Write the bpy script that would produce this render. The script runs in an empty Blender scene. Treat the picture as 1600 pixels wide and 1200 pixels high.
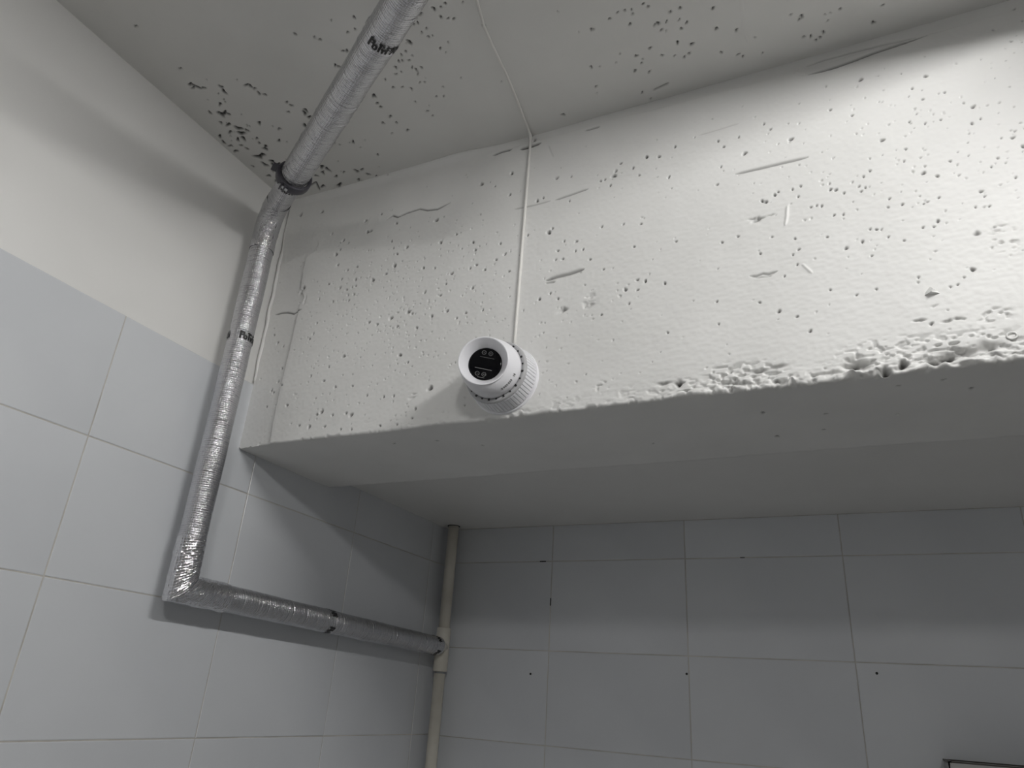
import bpy, math, random
import numpy as np
from mathutils import Vector, Matrix

random.seed(7)
rng = np.random.default_rng(11)
sc = bpy.context.scene
col = sc.collection
ZO = 1.55                       # eye height: every height below is given from the eye, the floor lies 1.55 m under it

# ---------------------------------------------------------------- camera, world, exposure
cam_d = bpy.data.cameras.new('view_camera')
cam = bpy.data.objects.new('view_camera', cam_d); col.objects.link(cam)
CAM = np.array([1.25, 0.0, 0.0])
RC = np.array([[0.9028568, 0.42532896, 0.06280828],
               [-0.11943293, 0.38844899, -0.91369752],
               [-0.41301983, 0.81743664, 0.40151209]])   # rows: right, down, forward
m = Matrix.Identity(4)
for i in range(3):
    m[i][0] = RC[0][i]; m[i][1] = -RC[1][i]; m[i][2] = -RC[2][i]
m[0][3], m[1][3], m[2][3] = CAM[0], CAM[1], CAM[2] + ZO
cam.matrix_world = m
cam_d.sensor_width = 36.0
cam_d.lens = 1124.5 / 1600 * 36.0
cam_d.clip_start = 0.02
sc.camera = cam
w = bpy.data.worlds.new('room_world'); sc.world = w; w.use_nodes = True
w.node_tree.nodes['Background'].inputs[0].default_value = (0.8, 0.85, 0.9, 1)
w.node_tree.nodes['Background'].inputs[1].default_value = 0.02
sc.view_settings.view_transform = 'Standard'
sc.view_settings.look = 'None'
sc.view_settings.exposure = 0.0
sc.view_settings.gamma = 1.0
sc.view_settings.use_curve_mapping = False
LAMP_STRENGTH = 195.0
LAMP_DROP, LAMP_GAP, LAMP_W = 0.085, 0.022, 0.06    # tube below the ceiling, housing above the tube, half width of the housing
SKIRT_W = 0.085

# ---------------------------------------------------------------- room sizes (metres, from the eye)
ZC = 1.1569      # ceiling
YB = 1.1168      # front of the beam
ZB = 0.4811      # underside of the beam
YB2 = 1.4496     # rear of the beam
ZS = 0.5114      # ceiling of the recess behind
YW = 2.084       # tiled rear wall
ZT = 0.6424      # top of the tiling on the left wall
XR, YF = 3.7, -2.3
ZF = -ZO

# ---------------------------------------------------------------- helpers
def tag(o, label=None, cat=None, group=None, kind=None):
    if label: o['label'] = label
    if cat: o['category'] = cat
    if group: o['group'] = group
    if kind: o['kind'] = kind
    return o

def thing(name, base, label, cat):
    o = bpy.data.objects.new(name, None); col.objects.link(o)
    o.location = (base[0], base[1], base[2] + ZO); o.empty_display_size = 0.05
    return tag(o, label, cat)

def world_base(parent):
    b = Vector((0, 0, 0)); p = parent
    while p is not None:
        b += p.location; p = p.parent
    return b

def mesh_obj(name, verts, faces, mat, parent=None, base=None, smooth=True, uvs=None):
    """verts in eye-relative world metres; base = origin of the object (eye-relative)."""
    verts = np.asarray(verts, dtype=np.float64)
    pb = world_base(parent)
    if base is None:
        base = (pb.x, pb.y, pb.z - ZO) if parent else tuple(verts.mean(0))
    me = bpy.data.meshes.new(name)
    me.from_pydata((verts - np.asarray(base)).tolist(), [], [list(f) for f in faces])
    if uvs is not None:
        uv = me.uv_layers.new(name='UVMap')
        li = np.zeros(len(me.loops), dtype=np.int32); me.loops.foreach_get('vertex_index', li)
        uv.data.foreach_set('uv', np.asarray(uvs, dtype=np.float32)[li].ravel())
    if smooth:
        me.polygons.foreach_set('use_smooth', [True] * len(me.polygons))
    me.materials.append(mat); me.update()
    o = bpy.data.objects.new(name, me); col.objects.link(o)
    if parent: o.parent = parent
    o.location = (base[0] - pb.x, base[1] - pb.y, base[2] + ZO - pb.z)
    return o

def grid_mesh(name, P, mat, attr=None, base=None):
    """big displaced sheet from an (nv, nu, 3) array, built with foreach_set."""
    nv, nu = P.shape[:2]
    if base is None: base = P.reshape(-1, 3).mean(0)
    co = (P - np.asarray(base)).reshape(-1, 3).astype(np.float32)
    i = np.arange(nv - 1)[:, None] * nu + np.arange(nu - 1)[None, :]
    F = np.stack([i, i + 1, i + 1 + nu, i + nu], -1).reshape(-1, 4).astype(np.int32)
    me = bpy.data.meshes.new(name)
    me.vertices.add(len(co)); me.vertices.foreach_set('co', co.ravel())
    me.loops.add(F.size); me.loops.foreach_set('vertex_index', F.ravel())
    me.polygons.add(len(F)); me.polygons.foreach_set('loop_start', np.arange(0, F.size, 4, dtype=np.int32))
    me.polygons.foreach_set('use_smooth', np.ones(len(F), dtype=bool))
    me.update(calc_edges=True)
    if attr is not None:
        a = me.attributes.new('raw_shade', 'FLOAT', 'POINT')
        a.data.foreach_set('value', attr.astype(np.float32).ravel())
    me.materials.append(mat); me.validate()
    o = bpy.data.objects.new(name, me); col.objects.link(o)
    o.location = (base[0], base[1], base[2] + ZO)
    return o

def box_vf(x0, x1, y0, y1, z0, z1):
    v = [(x, y, z) for x in (x0, x1) for y in (y0, y1) for z in (z0, z1)]
    f = [(0, 1, 3, 2), (4, 6, 7, 5), (0, 4, 5, 1), (2, 3, 7, 6), (0, 2, 6, 4), (1, 5, 7, 3)]
    return v, f

def merge(parts):
    V, F = [], []
    for v, f in parts:
        o = len(V); V += [tuple(p) for p in v]; F += [tuple(i + o for i in q) for q in f]
    return V, F

def box(name, x0, x1, y0, y1, z0, z1, mat, parent=None):
    v, f = box_vf(x0, x1, y0, y1, z0, z1)
    return mesh_obj(name, v, f, mat, parent, smooth=False)

def slab_bevel(a, b, c, bev):
    """bevelled slab: front face +x at x=0, thickness c, size a (y) by b (z), centred; 16 verts."""
    V = []
    for x, d in ((-c, 0), (-bev * 0.7, 0), (-bev * 0.2, bev * 0.45), (0, bev * 1.3)):
        for sy, sz in ((-1, -1), (1, -1), (1, 1), (-1, 1)):
            V.append((x, sy * (a / 2 - d), sz * (b / 2 - d)))
    F = []
    for k in range(3):
        for i in range(4):
            j = (i + 1) % 4
            F.append((k * 4 + i, k * 4 + j, k * 4 + 4 + j, k * 4 + 4 + i))
    F.append((12, 13, 14, 15)); F.append((3, 2, 1, 0))
    return V, F

def frame_from(t, up=(0, 0, 1)):
    t = np.asarray(t, float); t /= np.linalg.norm(t)
    u = np.asarray(up, float); u = u - t * (u @ t)
    if np.linalg.norm(u) < 1e-4: u = np.array([1.0, 0, 0]) - t * t[0]
    u /= np.linalg.norm(u); v = np.cross(t, u)
    return t, u, v

def tube_vf(path, rad, nseg=24, up=(0, 0, 1), disp=None, caps=True, s_uv=True):
    """tube along path points; rad scalar or per-ring; disp(s, ang) radial offset array."""
    path = np.asarray(path, float); n = len(path)
    d = np.diff(path, axis=0); L = np.r_[0, np.cumsum(np.linalg.norm(d, axis=1))]
    tan = np.zeros_like(path); tan[0] = d[0]; tan[-1] = d[-1]
    dn = d / np.linalg.norm(d, axis=1)[:, None]
    if n > 2: tan[1:-1] = dn[:-1] + dn[1:]
    tan /= np.linalg.norm(tan, axis=1)[:, None]
    t, u, v = frame_from(tan[0], up)
    rad = np.broadcast_to(np.asarray(rad, float), (n,))
    ang = np.linspace(0, 2 * np.pi, nseg + 1)
    V, UV = [], []
    for i in range(n):
        u = u - tan[i] * (u @ tan[i]); u /= np.linalg.norm(u); v = np.cross(tan[i], u)
        r = rad[i] + (disp(L[i], ang) if disp is not None else 0)
        r = np.broadcast_to(r, ang.shape).copy(); r[-1] = r[0]
        V.append(path[i] + r[:, None] * (np.cos(ang)[:, None] * u + np.sin(ang)[:, None] * v))
        UV.append(np.c_[ang / (2 * np.pi), np.full(len(ang), L[i])])
    V = np.concatenate(V); UV = np.concatenate(UV); m_ = nseg + 1
    F = [(i * m_ + k, i * m_ + k + 1, (i + 1) * m_ + k + 1, (i + 1) * m_ + k) for i in range(n - 1) for k in range(nseg)]
    if caps:
        F.append(tuple(range(nseg))[::-1]); F.append(tuple((n - 1) * m_ + k for k in range(nseg)))
    return V, F, UV

def lin(p, q, step):
    p, q = np.asarray(p, float), np.asarray(q, float)
    n = max(2, int(np.linalg.norm(q - p) / step) + 1)
    return p + (q - p) * np.linspace(0, 1, n)[:, None]

def vnoise(X, Y, scale, seed):
    g = np.random.default_rng(seed).random((257, 257))
    x = X / scale; y = Y / scale
    xi = np.floor(x).astype(int); yi = np.floor(y).astype(int)
    fx = x - xi; fy = y - yi
    fx = fx * fx * (3 - 2 * fx); fy = fy * fy * (3 - 2 * fy)
    a = g[yi % 257, xi % 257]; b = g[yi % 257, (xi + 1) % 257]
    c = g[(yi + 1) % 257, xi % 257]; d = g[(yi + 1) % 257, (xi + 1) % 257]
    return (a * (1 - fx) + b * fx) * (1 - fy) + (c * (1 - fx) + d * fx) * fy

def sstep(a, b, x):
    t = np.clip((x - a) / (b - a), 0, 1); return t * t * (3 - 2 * t)

# ---------------------------------------------------------------- materials
def mat(name, color, rough=0.5, metal=0.0, spec=0.5, coat=0.0):
    m_ = bpy.data.materials.new(name); m_.use_nodes = True
    b = m_.node_tree.nodes['Principled BSDF']
    b.inputs['Base Color'].default_value = (*color, 1)
    b.inputs['Roughness'].default_value = rough
    b.inputs['Metallic'].default_value = metal
    b.inputs['Specular IOR Level'].default_value = spec
    b.inputs['Coat Weight'].default_value = coat
    return m_

def noise_color(m_, c1, c2, scale, detail=4, lo=0.35, hi=0.65, coord='Object'):
    nt = m_.node_tree; b = nt.nodes['Principled BSDF']
    tc = nt.nodes.new('ShaderNodeTexCoord'); n = nt.nodes.new('ShaderNodeTexNoise')
    n.inputs['Scale'].default_value = scale; n.inputs['Detail'].default_value = detail
    r = nt.nodes.new('ShaderNodeValToRGB')
    r.color_ramp.elements[0].position = lo; r.color_ramp.elements[1].position = hi
    r.color_ramp.elements[0].color = (*c1, 1); r.color_ramp.elements[1].color = (*c2, 1)
    nt.links.new(tc.outputs[coord], n.inputs['Vector']); nt.links.new(n.outputs['Fac'], r.inputs['Fac'])
    nt.links.new(r.outputs['Color'], b.inputs['Base Color'])
    return r, tc

def noise_bump(m_, scale, strength, dist, detail=4, rough=0.6):
    nt = m_.node_tree; b = nt.nodes['Principled BSDF']
    tc = nt.nodes.new('ShaderNodeTexCoord'); n = nt.nodes.new('ShaderNodeTexNoise')
    n.inputs['Scale'].default_value = scale; n.inputs['Detail'].default_value = detail
    n.inputs['Roughness'].default_value = rough
    bp = nt.nodes.new('ShaderNodeBump'); bp.inputs['Strength'].default_value = strength; bp.inputs['Distance'].default_value = dist
    nt.links.new(tc.outputs['Object'], n.inputs['Vector']); nt.links.new(n.outputs['Fac'], bp.inputs['Height'])
    nt.links.new(bp.outputs['Normal'], b.inputs['Normal'])
    return bp

def concrete(name, c1, c2, raw_shade_col, rough=0.6, bump=0.25):
    m_ = mat(name, c1, rough); nt = m_.node_tree; b = nt.nodes['Principled BSDF']
    r, tc = noise_color(m_, c1, c2, 5.0, 6)
    at = nt.nodes.new('ShaderNodeAttribute'); at.attribute_name = 'raw_shade'  # dark blend: bare concrete in holes, painted-in shade in the beam pits
    mx = nt.nodes.new('ShaderNodeMix'); mx.data_type = 'RGBA'
    mx.inputs['B'].default_value = (*raw_shade_col, 1)
    nt.links.new(at.outputs['Fac'], mx.inputs['Factor']); nt.links.new(r.outputs['Color'], mx.inputs['A'])
    nt.links.new(mx.outputs['Result'], b.inputs['Base Color'])
    noise_bump(m_, 160, bump, 0.002, 5, 0.65)
    return m_

M_BEAM = concrete('white_painted_concrete', (0.74, 0.738, 0.722), (0.785, 0.783, 0.768), (0.035, 0.033, 0.03), 0.55, 0.10)
M_CEIL = concrete('ceiling_paint', (0.68, 0.675, 0.655), (0.72, 0.715, 0.695), (0.008, 0.008, 0.008), 0.6, 0.08)
M_WALL = mat('wall_paint', (0.74, 0.73, 0.70), 0.42)
noise_color(M_WALL, (0.72, 0.715, 0.70), (0.76, 0.755, 0.74), 2.5, 3); noise_bump(M_WALL, 90, 0.05, 0.002)
M_TILE = mat('glazed_tile', (0.62, 0.645, 0.68), 0.24, spec=0.5)
def tile_vary(m_):
    nt = m_.node_tree; b = nt.nodes['Principled BSDF']
    r, tc = noise_color(m_, (0.60, 0.618, 0.645), (0.635, 0.653, 0.678), 3.0, 3)
    oi = nt.nodes.new('ShaderNodeObjectInfo'); hs = nt.nodes.new('ShaderNodeHueSaturation')
    mr = nt.nodes.new('ShaderNodeMapRange'); mr.inputs['To Min'].default_value = 0.97; mr.inputs['To Max'].default_value = 1.03
    nt.links.new(oi.outputs['Random'], mr.inputs['Value']); nt.links.new(mr.outputs['Result'], hs.inputs['Value'])
    nt.links.new(r.outputs['Color'], hs.inputs['Color']); nt.links.new(hs.outputs['Color'], b.inputs['Base Color'])
    noise_bump(m_, 7, 0.02, 0.01, 2)
tile_vary(M_TILE)
M_GROUT = mat('grout', (0.50, 0.48, 0.45), 0.85); noise_color(M_GROUT, (0.42, 0.40, 0.37), (0.58, 0.56, 0.52), 12, 5)
M_FLOOR = mat('floor_tile', (0.38, 0.375, 0.36), 0.4); noise_color(M_FLOOR, (0.35, 0.345, 0.33), (0.42, 0.415, 0.40), 8, 5)
M_FAR = mat('far_wall_paint', (0.40, 0.40, 0.40), 0.6)
M_PVC = mat('cream_pvc', (0.66, 0.63, 0.56), 0.35); noise_color(M_PVC, (0.60, 0.57, 0.50), (0.68, 0.65, 0.58), 14, 5)
M_DARK = mat('dark_gap', (0.03, 0.03, 0.03), 0.9)
M_INK = mat('black_ink', (0.008, 0.008, 0.009), 0.5)
M_WHITE = mat('white_plastic', (0.80, 0.80, 0.83), 0.3)
M_GREYP = mat('grey_plastic', (0.42, 0.42, 0.43), 0.4)
M_LENS = mat('black_glass', (0.003, 0.003, 0.004), 0.05, spec=0.22)
M_LEDR = mat('led_ring', (0.10, 0.10, 0.10), 0.3)
M_MARK = mat('grey_mark', (0.16, 0.16, 0.16), 0.4)
M_BAND = mat('dark_rubber', (0.05, 0.048, 0.06), 0.35)
M_STEEL = mat('zinc_steel', (0.55, 0.56, 0.58), 0.35, 1.0)
M_STEELB = mat('brushed_steel', (0.40, 0.40, 0.39), 0.4, 0.7)
M_RIM = mat('dark_rim', (0.05, 0.045, 0.04), 0.5)
M_CABLE = mat('painted_cable', (0.74, 0.73, 0.70), 0.5)

def foil(name, base, rough, bumpd, wrinkle, crumple=False):
    m_ = mat(name, base, rough, 1.0); nt = m_.node_tree; b = nt.nodes['Principled BSDF']
    uv = nt.nodes.new('ShaderNodeUVMap'); sep = nt.nodes.new('ShaderNodeSeparateXYZ')
    nt.links.new(uv.outputs['UV'], sep.inputs[0])
    def wave(sock, freq):
        mu = nt.nodes.new('ShaderNodeMath'); mu.operation = 'MULTIPLY'; mu.inputs[1].default_value = freq
        nt.links.new(sock, mu.inputs[0])
        si = nt.nodes.new('ShaderNodeMath'); si.operation = 'SINE'; nt.links.new(mu.outputs[0], si.inputs[0])
        pw = nt.nodes.new('ShaderNodeMath'); pw.operation = 'ABSOLUTE'; nt.links.new(si.outputs[0], pw.inputs[0])
        p2 = nt.nodes.new('ShaderNodeMath'); p2.operation = 'POWER'; p2.inputs[1].default_value = 0.35
        nt.links.new(pw.outputs[0], p2.inputs[0]); return p2.outputs[0]
    a = wave(sep.outputs['Y'], math.pi / 0.0046)        # weave across the sleeve
    c = wave(sep.outputs['X'], 36 * math.pi)           # weave along the sleeve
    cm = nt.nodes.new('ShaderNodeCombineXYZ')
    def mulc(sock, k):
        mu = nt.nodes.new('ShaderNodeMath'); mu.operation = 'MULTIPLY'; mu.inputs[1].default_value = k
        nt.links.new(sock, mu.inputs[0]); return mu.outputs[0]
    nt.links.new(mulc(sep.outputs['X'], 5.0 if not crumple else 14.0), cm.inputs[0]); nt.links.new(mulc(sep.outputs['Y'], 190.0 if not crumple else 90.0), cm.inputs[1])
    n = nt.nodes.new('ShaderNodeTexNoise'); n.inputs['Scale'].default_value = 1.0; n.inputs['Detail'].default_value = 3; n.inputs['Roughness'].default_value = 0.6
    nt.links.new(cm.outputs[0], n.inputs['Vector'])
    wv = nt.nodes.new('ShaderNodeMath'); wv.operation = 'MULTIPLY_ADD'; wv.inputs[1].default_value = 0.22
    nt.links.new(c, wv.inputs[0]); nt.links.new(mulc(a, 0.45), wv.inputs[2])
    ad = nt.nodes.new('ShaderNodeMath'); ad.operation = 'MULTIPLY_ADD'; ad.inputs[1].default_value = wrinkle
    nt.links.new(n.outputs['Fac'], ad.inputs[0]); nt.links.new(wv.outputs[0], ad.inputs[2])
    bp = nt.nodes.new('ShaderNodeBump'); bp.inputs['Strength'].default_value = 0.8; bp.inputs['Distance'].default_value = bumpd
    nt.links.new(ad.outputs[0], bp.inputs['Height']); nt.links.new(bp.outputs['Normal'], b.inputs['Normal'])
    return m_
M_FOIL = foil('foil_sleeve', (0.62, 0.62, 0.64), 0.22, 0.0022, 2.0)
M_WRAP = foil('foil_tape', (0.66, 0.66, 0.68), 0.14, 0.0014, 2.0, True)

# ---------------------------------------------------------------- feature tables, millimetres on the surface
BEAM_PITS = [(952,1013,26),(977,1005,25),(1009,1018,25),(1092,1006,25),(1101,989,24),(1130,1003,24),(1138,961,36),(1220,967,35),(1177,1019,24),(1187,1002,24),(1085,904,24),(1094,943,24),(995,948,25),(1326,850,22),(1337,859,22),(1324,986,23),(1291,1011,23),(1347,1063,35),(1422,1013,22),(1445,1033,29),(1434,984,22),(1501,943,34),(1494,910,27),(1507,915,21),(1453,932,21),(1467,987,22),(1408,943,22),(1430,932,22),(1395,888,22),(1363,917,33),(1413,832,31),(1431,821,27),(1389,864,21),(1453,845,21),(1542,864,26),(1552,843,30),(1532,788,20),(1516,831,20),(1505,817,20),(1484,775,25),(1487,765,20),(1472,748,20),(1490,745,20),(1427,779,21),(1405,773,21),(1358,795,21),(1375,779,21),(1354,779,21),(1326,827,22),(1319,821,22),(1317,832,22),(1293,825,22),(1281,835,27),(1273,838,28),(1256,807,22),(1248,811,22),(1239,810,22),(1227,859,23),(1213,856,23),(1221,838,22),(1189,857,23),(1183,852,30),(1161,845,30),(1167,841,30),(1287,782,22),(1273,784,22),(1258,744,21),(1208,753,22),(1347,722,21),(1368,710,20),(1309,722,27),(1284,715,27),(1319,692,21),(1323,743,21),(1332,740,21),(1419,735,30),(1412,726,20),(1397,728,20),(1450,638,31),(1378,639,20),(1417,614,19),(1437,627,19),(1427,616,19),(1252,642,21),(1289,625,20),(1318,630,20),(1171,617,30),(1198,602,21),(1073,610,22),(1142,640,22),(1215,572,27),(1383,556,25),(1072,655,22),(1202,722,22),(1212,730,22),(1150,736,22),(1207,701,22),(1185,683,22),(1115,780,23),(1087,774,23),(982,711,23),(946,722,24),(985,608,23),(1005,796,24),(758,1016,35),(791,1010,27),(952,1011,31),(977,1004,25),(1009,1019,25),(898,1011,26),(888,995,31),(884,984,42),(936,970,25),(995,948,25),(877,962,26),(924,992,26),(856,979,26),(865,980,26),(715,969,35),(729,973,27),(789,948,26),(648,1004,35),(575,1054,43),(609,1038,28),(649,1062,35),(746,880,45),(754,888,26),(698,885,27),(567,900,35),(648,850,33),(603,822,27),(581,839,27),(566,834,27),(577,783,33),(575,878,27),(635,880,27),(628,841,27),(661,805,26),(806,821,25),(768,830,26),(780,808,25),(764,810,26),(822,821,25),(837,794,25),(865,765,25),(807,843,26),(781,850,26),(925,803,24),(904,860,25),(939,852,25),(860,865,25),(931,728,24),(946,723,30),(982,710,23),(908,711,36),(931,706,24),(915,680,24),(733,725,32),(756,733,25),(607,724,26),(567,725,26),(773,718,25),(862,666,24),(260,1035,37),(272,1000,40),(282,1000,40),(202,993,39),(219,981,31),(161,1022,32),(197,967,31),(188,954,35),(232,901,30),(200,923,31),(259,905,30),(182,873,30),(219,879,30),(261,870,37),(219,855,39),(240,846,30),(265,851,30),(311,858,44),(255,850,30),(247,830,30),(264,829,29),(162,836,30),(206,820,30),(252,815,29),(355,1003,30),(349,954,30),(357,934,29),(396,928,29),(369,915,29),(366,885,41),(345,867,29),(484,919,37),(521,831,36),(510,807,27),(458,797,35),(499,780,27),(422,754,39),(433,748,28),(521,738,35),(546,716,27),(378,746,42),(398,722,28),(484,732,27),(320,747,28),(344,737,28),(446,862,28),(476,854,28),(523,931,28),(305,1043,31),(449,711,27),(466,983,44),(43,1110,50),(114,1101,42),(187,956,39),(199,923,31),(367,885,38),(458,797,36),(484,733,33),(421,754,36),(378,746,36),(398,722,28),(321,746,28),(343,736,28),(393,927,29),(446,861,28),(156,731,29),(164,743,30),(169,770,30),(51,741,36),(33,766,31),(73,728,30),(65,616,35),(73,609,29),(61,576,29),(85,668,30),(81,636,29),(97,623,29),(228,650,28),(265,671,37),(256,598,28),(303,594,27),(181,634,29),(221,617,28),(416,651,38),(439,630,27),(473,522,33),(502,563,54),(390,558,27),(415,557,26),(346,567,27),(468,502,26),(230,543,44),(312,526,46),(298,532,35),(262,531,27),(218,538,33),(203,511,39),(127,570,36),(174,517,28),(246,507,27),(291,496,27),(319,494,27),(391,494,26),(433,492,26),(689,1161,57),(698,1143,36)]
CEILING_PITS = [(89,565,25),(89,675,27),(373,699,25),(459,702,24),(471,736,25),(412,729,25),(404,720,25),(503,714,31),(489,737,29),(72,715,36),(72,724,36),(92,732,36),(131,746,38),(126,758,41),(188,763,41),(192,768,41),(196,776,27),(195,791,28),(205,798,28),(91,781,37),(68,803,46),(72,809,49),(83,803,29),(49,824,35),(61,836,52),(47,855,44),(73,854,73),(67,868,59),(87,865,44),(60,882,48),(44,881,39),(11,857,42),(5,875,39),(12,890,42),(9,908,46),(37,898,30),(43,913,30),(85,909,30),(91,894,30),(91,923,42),(84,931,43),(61,943,69),(48,945,62),(43,972,55),(68,970,65),(60,982,47),(75,984,56),(47,995,41),(23,1008,38),(10,966,31),(25,1031,32),(13,1050,33),(163,889,29),(135,920,30),(234,833,28),(238,844,28),(219,857,28),(258,867,39),(250,874,40),(251,887,37),(225,905,46),(436,769,33),(443,772,33),(399,791,34),(403,796,34),(132,858,41),(49,792,29),(426,890,35),(419,908,28),(420,921,28),(327,1043,30),(297,988,30),(398,963,29),(171,1030,47),(178,1042,47),(159,1048,47),(136,1051,38),(182,1072,32),(212,1065,31),(244,1074,47),(259,1073,37),(263,1094,47),(228,1102,48),(278,1109,32),(293,1115,31),(168,1102,68),(127,1090,49),(654,755,35),(668,756,28),(679,753,23),(625,755,31),(599,764,24),(610,769,24),(601,769,24),(613,760,24),(619,786,24),(612,804,25),(571,799,35),(571,804,37),(605,791,24),(619,837,33),(552,817,25),(558,830,25),(539,821,25),(525,832,28),(533,834,26),(546,838,26),(511,843,34),(502,858,26),(542,856,26),(547,863,26),(560,863,26),(545,874,26),(537,894,27),(477,884,27),(496,891,27),(511,902,27),(457,846,34),(419,910,28),(424,888,41),(419,922,33),(424,952,37),(426,973,34),(438,1001,35),(396,962,29),(399,997,29),(514,984,28),(510,967,28),(500,935,27),(564,945,27),(549,939,27),(723,822,43),(710,764,23),(678,788,24),(669,783,24),(657,776,24),(473,861,26),(411,728,25),(987,894,23),(987,903,23),(963,891,23),(976,891,23),(977,923,24),(1025,940,31),(1018,941,24),(1040,942,23),(1062,947,23),(1073,958,31),(1061,967,24),(1051,925,28),(1069,923,23),(1017,899,23),(1011,891,23),(1048,995,29),(1071,1009,36),(1062,1028,32),(1051,1033,25),(1036,1023,25),(1014,1014,25),(955,1030,25),(980,1043,25),(870,1039,26),(907,907,29),(780,1086,41),(788,1127,28),(952,1090,26),(1027,956,24),(1120,992,24),(1123,947,23),(945,898,24),(997,989,24),(967,996,25),(877,989,25),(1123,946,23),(1121,992,24),(1153,1009,24),(1247,1013,23),(1265,1023,39),(1260,1029,23),(1303,1035,23),(1311,1035,23),(1307,1050,23),(1328,1032,27),(1298,1074,31),(1292,1083,24),(1284,1086,24),(1276,1074,24),(1264,1070,24),(1380,1084,30),(1396,1051,22),(1148,1065,32),(1155,1073,25),(1191,1079,24),(1182,1038,24),(1119,1049,24)]
CEILING_GROOVES = [([(92,1077),(120,1071),(109,1100)],.0022,.004,.9),([(974,1093),(1008,1085)],.002,.004,.6),
  ([(1171,949),(1166,1019),(1170,1047)],.0022,-.0014,0),([(70,713),(76,716),(86,733)],.0026,.004,1),([(66,803),(80,806),(90,815)],.0026,.004,1)]
PATCH_EDGE = [(99,479),(93,532),(95,642),(100,740),(101,826),(111,850),(94,878),(87,937),(91,973),(110,978),(122,994),(121,1027),(121,1160)]
BEAM_GROOVES = [
  ([(324,1021),(341,1029),(356,1020),(384,1026),(416,1028),(438,1018),(465,1014),(498,1023)],.0018,.004,.8),
  ([(21,825),(41,825),(62,822),(86,813),(99,817),(112,818)],.0018,.004,.8),
  ([(1118,918),(1171,918),(1245,918)],.0026,.003,.6),([(1054,1031),(1136,1036)],.0012,.0012,.2),
  ([(661,961),(706,959),(746,960)],.0018,.0015,.35),([(757,959),(796,963),(831,967)],.002,.0025,.55),
  ([(745,765),(768,769),(795,770),(825,774)],.0035,.004,.65),([(745,759),(765,758)],.0018,.003,.5),
  ([(597,1129),(621,1133),(645,1132)],.0022,.006,.9),([(665,1125),(685,1124),(716,1126)],.0028,.006,.95),([(820,1124),(853,1124)],.0018,.004,.6),
  ([(1263,1109),(1287,1109),(1311,1109),(1345,1113),(1376,1118),(1402,1120),(1463,1126)],.0020,.005,.75),
  ([(1262,1135),(1294,1139),(1335,1138),(1395,1136),(1445,1131)],.0016,.003,.3),
  ([(1250,1135),(1244,1122),(1256,1110)],.003,-.003,0),
  ([(1202,823),(1199,800),(1195,784)],.0022,-.0022,0),([(1215,700),(1228,680)],.002,-.0018,0),
  ([(735,1112),(748,1075)],.0014,.0012,.15),([(1130,695),(1140,692),(1151,695),(1160,692),(1174,695)],.0020,.003,.5),([(1140,689),(1165,688)],.002,.002,.3)]
BEAM_DENTS = [(1149,807,7,4,6,.6),(1143,811,6,2.2,3,.5),(1157,809,6,2.2,3,.5),(1174,811,9,1.8,2.5,.4),
  (786,691,8,4,5,.6),(780,690,6,6,2.5,.2),(834,692,9,7,2.5,.2),(841,712,6,6,2.5,.15),
  (98,871,6,5,8,.5),(104,880,5,3.5,7,.8),(117,842,3,10,3,.2),(87,905,3,14,3,.3),
  (1391,585,4,2,2,.3),(1366,565,6,1.6,4,.5),(1372,564,5,1.4,3,.4),(1405,557,7,1.9,4,.5),(1417,559,6,1.7,4,.5),(1425,557,4,1.4,3,.4),(1520,520,5,5,2,.2),(1466,700,5,3,4,.7)]
BEAM_ROUGH = [(1499,684,16,26,5),(1464,557,20,14,5),(145,588,10,9,4),(463,549,10,9,4),(838,700,14,16,2.5),(1075,509,32,22,6),(1120,506,55,24,6),(1330,515,80,26,6),(1440,512,60,24,6),(864,519,14,12,4),(1003,506,12,8,6)]
HONEY = [(1277,504,15,9,13,.5),(1260,505,9,3,8,.3),(1240,495,20,3,6,.25),(1312,485,8,6,16,1),(1336,495,6,6,12,.95),(1379,492,10,6,12,.7),(1396,498,7,4.5,16,1),(1420,503,24,7,11,.4),(1447,506,16,7,9,.35),(1272,503,4,4,16,1),(1105,494,10,3,5,.4),(1135,512,16,3,5,.4),(1001,507,7,4,9,.95),(975,511,9,2.5,5,.6),(1160,516,14,3,5,.4),
  (1289,491,11,6,-7,0),(1272,489,10,4,-5,0),(1328,493,5,3,-4,0),(1392,484,13,4,-5,0),(1428,489,16,5,-6,0),(1448,499,11,5,-6,0),(1413,509,7,3,-4,0),(1350,484,14,3,-3,0)]
SOFFIT_PITS = [(1122,1225,4),(1220,1255,3),(1130,1350,4),(1212,1335,3),(1390,1160,3),(1330,1165,3),(1430,1205,3),(480,1200,3),(560,1250,3),(380,1190,3),(1330,1290,2.5),(900,1330,2.5)]


# ---------------------------------------------------------------- ceiling
def fine_axis(a, b, step, ext):
    n = int(round((b - a) / step)) + 1
    return np.r_[np.linspace(a, b, n), np.asarray(ext, float)] if len(ext) else np.linspace(a, b, n)

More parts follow.
